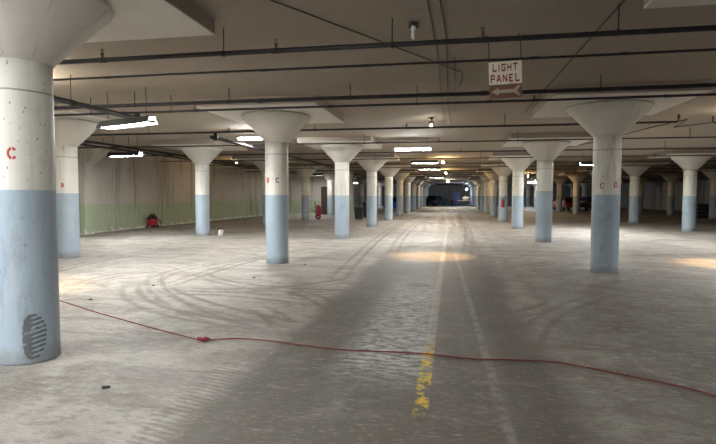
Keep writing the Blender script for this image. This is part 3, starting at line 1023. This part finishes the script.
# jug
j = thing('plastic_jug', 'small white plastic jug with a dark cap on the floor beside a column', 'jug', (-8.45, 17.32, 0))
bm = bmesh.new(); add_lathe(bm, [(0.075, 0), (0.09, 0.015), (0.09, 0.15), (0.07, 0.20), (0.035, 0.235), (0.032, 0.25)], 18, cap=True); obj('body', bm, WHITEP, j)
bm = bmesh.new(); add_cyl(bm, (0, 0, 0.245), (0, 0, 0.285), 0.045, seg=14); obj('cap', bm, BLK, j)
bm = bmesh.new(); add_tube(bm, [(0.04, 0, 0.23), (0.10, 0, 0.22), (0.115, 0, 0.16), (0.088, 0, 0.12)], 0.011, 8); obj('handle', bm, WHITEP, j)
# wheelbarrow stood on end against column (wall side, row 4)
w = thing('wheelbarrow', 'red wheelbarrow tipped up on end against a column in the left bays', 'wheelbarrow', (-8.52, 30.9, 0), R_(14))
bm = bmesh.new()
prof = [(0.30, 0.16), (0.42, 0.40), (0.44, 0.62), (0.36, 0.84), (0.20, 0.92)]
rings = []
for (d, zz) in prof:
    hw = 0.34 if 0.3 < zz < 0.8 else 0.28
    rings.append([bm.verts.new((0.02 + 0.00, -hw, zz)), bm.verts.new((d * 0.75, -hw * 0.85, zz)), bm.verts.new((d, 0, zz)), bm.verts.new((d * 0.75, hw * 0.85, zz)), bm.verts.new((0.02, hw, zz))])
for A, B in zip(rings, rings[1:]):
    for i in range(4):
        bm.faces.new((A[i], A[i + 1], B[i + 1], B[i]))
t_ = obj('tray', bm, flat('worn dark red paint', (0.22, 0.012, 0.025), 0.5), w)
md = t_.modifiers.new('thick', 'SOLIDIFY'); md.thickness = 0.012
md = t_.modifiers.new('sub', 'SUBSURF'); md.levels = 1; md.render_levels = 2
for s in (-1, 1):
    bm = bmesh.new()
    add_tube(bm, [(0.12, s * 0.10, 0.10), (-0.02, s * 0.20, 0.45), (-0.04, s * 0.27, 0.95), (-0.06, s * 0.29, 1.20)], 0.017, 8)
    obj('handle', bm, WOODD, w)
    bm = bmesh.new()
    add_tube(bm, [(-0.02, s * 0.21, 0.80), (-0.30, s * 0.22, 0.66), (-0.02, s * 0.20, 0.5)], 0.012, 8)
    obj('leg', bm, BLK, w)
bm = bmesh.new()
add_lathe(bm, [(0.10, -0.04), (0.17, -0.045), (0.19, 0), (0.17, 0.045), (0.10, 0.04), (0.10, -0.04)], 20)
bmesh.ops.rotate(bm, cent=(0, 0, 0), matrix=Matrix.Rotation(PI / 2, 3, 'X'), verts=bm.verts[:])
bmesh.ops.translate(bm, vec=(0.14, 0, 0.19), verts=bm.verts[:])
add_cyl(bm, (0.14, -0.1, 0.19), (0.14, 0.1, 0.19), 0.03, seg=10)
obj('wheel', bm, BLK, w)


def bin_(label, x, y, s, rz, tilt=0.0, m=GREYP):
    b = thing('rubbish_bin', label, 'bin', (x, y, 0), rz, 'dark bins behind the third column')
    bm = bmesh.new()
    h = 0.80 * s
    add_lathe(bm, [(0.22 * s, 0.0), (0.235 * s, 0.02), (0.30 * s, h), (0.33 * s, h), (0.33 * s, h - 0.05), (0.31 * s, h - 0.06)], 24)
    add_lathe(bm, [(0.21 * s, 0.05), (0.285 * s, h - 0.005), (0.31 * s, h)], 24)
    bmesh.ops.create_circle(bm, cap_ends=True, radius=0.21 * s, segments=24, matrix=Matrix.Translation((0, 0, 0.03)))
    obj('body', bm, m, b)
    for sg_ in (-1, 1):
        bm = bmesh.new()
        add_tube(bm, [(sg_ * 0.285 * s, -0.06, h * 0.80), (sg_ * 0.35 * s, -0.05, h * 0.78), (sg_ * 0.35 * s, 0.05, h * 0.78), (sg_ * 0.285 * s, 0.06, h * 0.80)], 0.015, 6)
        obj('handle', bm, m, b)
    return b


bin_('dark grey tapered rubbish bin standing left of the third column by the lane', -5.95, 32.0, 1.0, 0)
bin_('taller dark bin half hidden behind the third column by the lane', -5.75, 34.6, 1.32, 0.4)
# dark crate at the far right
c = thing('storage_crate', 'dark slatted crate standing beside the last column at the right edge', 'crate', (17.0, 38.6, 0), R_(8))
bm = bmesh.new(); add_box(bm, (0, 0, 0.58), (0.78, 0.78, 0.92)); obj('body', bm, BLK, c, bevel=0.02)
bm = bmesh.new()
for z_ in (0.25, 0.5, 0.75, 0.98):
    for s in (-1, 1):
        add_box(bm, (0, s * 0.40, z_), (0.84, 0.03, 0.12))
        add_box(bm, (s * 0.40, 0, z_), (0.03, 0.84, 0.12))
obj('slats', bm, GREYP, c)
bm = bmesh.new()
for s in (-1, 0, 1):
    add_box(bm, (s * 0.35, 0, 0.06), (0.10, 0.84, 0.12))
obj('skids', bm, WOODD, c)
# fire extinguisher on the fourth column right of the lane
fx = thing('fire_extinguisher', 'red fire extinguisher strapped to a column right of the lane', 'fire extinguisher', (3.008 - 0.05, row(4) - CR - 0.085, 0.85))
bm = bmesh.new(); add_lathe(bm, [(0.06, 0), (0.075, 0.015), (0.075, 0.38), (0.06, 0.44), (0.025, 0.47)], 18, cap=True); obj('cylinder_body', bm, flat('extinguisher red', (0.50, 0.02, 0.015), 0.3), fx)
bm = bmesh.new(); add_cyl(bm, (0, 0, 0.46), (0, 0, 0.52), 0.028, seg=10); add_box(bm, (0.05, 0, 0.54), (0.14, 0.025, 0.02)); add_box(bm, (0.05, 0, 0.50), (0.12, 0.025, 0.014)); obj('valve', bm, BLK, fx)
bm = bmesh.new(); add_tube(bm, [(-0.02, 0, 0.50), (-0.10, -0.02, 0.48), (-0.11, -0.02, 0.25), (-0.085, -0.02, 0.08)], 0.011, 8); obj('hose', bm, BLK, fx)
bm = bmesh.new(); add_box(bm, (0, 0.08, 0.22), (0.10, 0.03, 0.30)); obj('bracket', bm, STEEL, fx)


# ------------------------------------------------------------------ vehicles, far away
def car(label, x, y, rz, m, name='car', group=None, h=1.42, L=4.3, Wd=1.74):
    root = thing(name, label, 'car', (x, y, 0), rz, group)
    k = h / 1.42
    sil = [(-L / 2, 0.30), (-L / 2 - 0.03, 0.55), (-L / 2 + 0.06, 0.86 * k), (-L / 2 + 0.45, 0.95 * k), (-L / 2 + 0.95, h - 0.04), (-L / 2 + 1.5, h), (0.15, h), (0.62, h - 0.07), (1.22, 0.97 * k), (L / 2 - 0.25, 0.84 * k), (L / 2, 0.62), (L / 2 + 0.02, 0.40), (L / 2 - 0.05, 0.26)]
    bm = bmesh.new()
    n = len(sil)
    fr = [(-1, 0.90), (-0.96, 1.0), (0.96, 1.0), (1, 0.90)]
    cols = []
    for f, sx in ((-1.0, 0), (-0.8, 1), (0.8, 1), (1.0, 0)):
        ring = []
        for (a, z) in sil:
            up = max(0.0, (z - 0.9 * k) / (h - 0.9 * k))
            wy = f * Wd / 2 * (1 - 0.20 * up)
            aa = a * (0.97 if sx == 0 else 1.0)
            ring.append(bm.verts.new((aa, wy, z - (0.03 if sx == 0 and z > 0.5 else 0))))
        cols.append(ring)
    for A, B in zip(cols, cols[1:]):
        for i in range(n):
            j_ = (i + 1) % n
            f = bm.faces.new((A[i], A[j_], B[j_], B[i])); f.smooth = True
    bm.faces.new(cols[0]); bm.faces.new(cols[-1][::-1])
    body = obj('body', bm, m, root)
    wa = Wd / 2 * 0.86
    for nm, pts in (('rear_window', [(-L / 2 + 0.47, 0.99 * k), (-L / 2 + 0.92, h - 0.08)]), ('windscreen', [(1.16, 1.0 * k), (0.68, h - 0.10)])):
        bm = bmesh.new()
        (a0, z0), (a1, z1) = pts
        off = 0.028 if a0 > 0 else -0.028
        vs = [bm.verts.new(p) for p in ((a0 + off, -wa * 0.95, z0), (a0 + off, wa * 0.95, z0), (a1 + off, wa * 0.84, z1), (a1 + off, -wa * 0.84, z1))]
        bm.faces.new(vs)
        bmesh.ops.solidify(bm, geom=bm.faces[:], thickness=0.012)
        obj(nm, bm, GLASS, root)
    for s in (-1, 1):
        bm = bmesh.new()
        pts = [(-L / 2 + 0.62, 0.99 * k), (-L / 2 + 1.05, h - 0.10), (0.12, h - 0.10), (0.98, 0.99 * k)]
        vs = []
        for a, z in pts:
            up = max(0.0, (z - 0.9 * k) / (h - 0.9 * k))
            vs.append(bm.verts.new((a, s * (Wd / 2 * (1 - 0.20 * up) + 0.006), z)))
        bm.faces.new(vs)
        bmesh.ops.solidify(bm, geom=bm.faces[:], thickness=0.012)
        obj('side_window', bm, GLASS, root)
        for a in (-L / 2 + 0.85, L / 2 - 0.85):
            bm = bmesh.new()
            add_lathe(bm, [(0.17, -0.10), (0.30, -0.105), (0.325, -0.07), (0.325, 0.07), (0.30, 0.105), (0.17, 0.10), (0.16, 0.06), (0.03, 0.08)], 20)
            bmesh.ops.rotate(bm, cent=(0, 0, 0), matrix=Matrix.Rotation(PI / 2, 3, 'X'), verts=bm.verts[:])
            bmesh.ops.translate(bm, vec=(a, s * (Wd / 2 - 0.09), 0.325), verts=bm.verts[:])
            obj('wheel', bm, BLK, root)
        bm = bmesh.new(); add_box(bm, (L / 2 - 0.06, s * 0.62, 0.66), (0.10, 0.32, 0.13)); obj('headlight', bm, CHROME, root)
        bm = bmesh.new(); add_box(bm, (-L / 2 + 0.02, s * 0.66, 0.76), (0.08, 0.26, 0.16)); obj('tail_light', bm, REDP, root)
    return root


car('blue car parked in the left bays beyond the columns of the drive lane', -5.45, 51.0, R_(82), BLUEC)
car('dark red car parked in the right bays, behind the distant thin columns', 12.4, 58.5, R_(100), REDC)
car('black car parked right of the dark red one', 14.9, 58.9, R_(98), DARKC, h=1.5)
car('black car in the dark hall at the far end, left of the lane', -2.4, 76.0, R_(70), DARKC, h=1.6)

# things in the dark hall beyond the lane's end
cb = thing('tool_cabinet', 'tall navy cabinet against the far end wall', 'cabinet', (0.75, 79.2, 0))
bm = bmesh.new(); add_box(bm, (0, 0, 1.05), (1.1, 0.6, 2.1)); obj('body', bm, NAVY, cb, bevel=0.02)
for s in (-1, 1):
    bm = bmesh.new(); add_box(bm, (s * 0.27, -0.31, 1.05), (0.52, 0.03, 2.0)); d_ = obj('door', bm, NAVY, cb, bevel=0.008)
    bm = bmesh.new(); add_box(bm, (s * 0.06, -0.335, 1.05), (0.025, 0.03, 0.18)); obj('handle', bm, CHROME, d_)
wb = thing('workbench', 'cluttered tan topped bench in the dark hall at the far end', 'bench', (1.9, 76.0, 0))
bm = bmesh.new(); add_box(bm, (0, 0, 0.86), (2.2, 0.8, 0.08)); obj('bench_top', bm, TAN, wb, bevel=0.01)
for sx in (-1, 1):
    for sy in (-1, 1):
        bm = bmesh.new(); add_box(bm, (sx * 1.0, sy * 0.32, 0.41), (0.09, 0.09, 0.82)); obj('leg', bm, WOODD, wb)
tag(obj('cloth_bundle', (lambda b: (bmesh.ops.create_icosphere(b, subdivisions=3, radius=0.4, matrix=Matrix.Diagonal((1.3, 0.8, 0.75, 1))), [setattr(vv, 'co', vv.co * (1 + 0.14 * math.sin(vv.co.x * 13 + vv.co.z * 9))) for vv in b.verts], smooth(b), b)[-1])(bmesh.new()), TAN, None, (2.0, 76.0, 1.20)),
    'tan cloth bundle heaped on the far bench', 'bundle')
for i, (x, y, s, lb) in enumerate(((-0.9, 78.4, 1.0, 'black steel drum at the left of the far navy cabinet'), (0.2, 76.2, 0.95, 'black steel drum in front of the far bench'))):
    dr = thing('steel_drum', lb, 'drum', (x, y, 0), 0, 'drums in the far hall')
    bm = bmesh.new(); add_lathe(bm, [(0.29, 0), (0.30, 0.02), (0.29, 0.04), (0.29, 0.29), (0.305, 0.31), (0.29, 0.33), (0.29, 0.58), (0.305, 0.6), (0.29, 0.62), (0.29, 0.86), (0.30, 0.88)], 24, cap=True); obj('body', bm, DARKC, dr)
    bm = bmesh.new(); add_lathe(bm, [(0.27, 0.875), (0.27, 0.89), (0.02, 0.89)], 24, cap=True); obj('lid', bm, GREYP, dr)
bulb_light('small cold white lamp above the far bench', 2.1, 74.0, emit('lit cold bulb', (0.6, 0.78, 1.0), 520.0), r=0.07, z=2.55)

# bits of debris on the floor
for i, (x, y, lb) in enumerate(((-5.07, 6.28, 'dark chip of debris just right of the nearest column, above the red cord'),
                                (-4.85, 7.47, 'dark chip of debris right of the nearest column, farther than the cord'),
                                (-3.11, 10.41, 'dark chip of debris at the right foot of the column with two letters'),
                                (-3.53, 8.56, 'dark chip of debris on the tyre swirls before the column with two letters'),
                                (-2.63, 3.40, 'dark chip of debris on the floor nearest the camera, left side'))):
    bm = bmesh.new()
    bmesh.ops.create_icosphere(bm, subdivisions=2, radius=0.022)
    for v_ in bm.verts:
        v_.co *= 1 + random.uniform(-0.25, 0.25)
        v_.co.z *= 0.45
        v_.co.x *= 1.5
    zmin = min(v_.co.z for v_ in bm.verts)
    tag(obj('debris_chip', bm, BLK, None, (x, y, -zmin)), lb, 'debris', 'chips of debris on the floor')
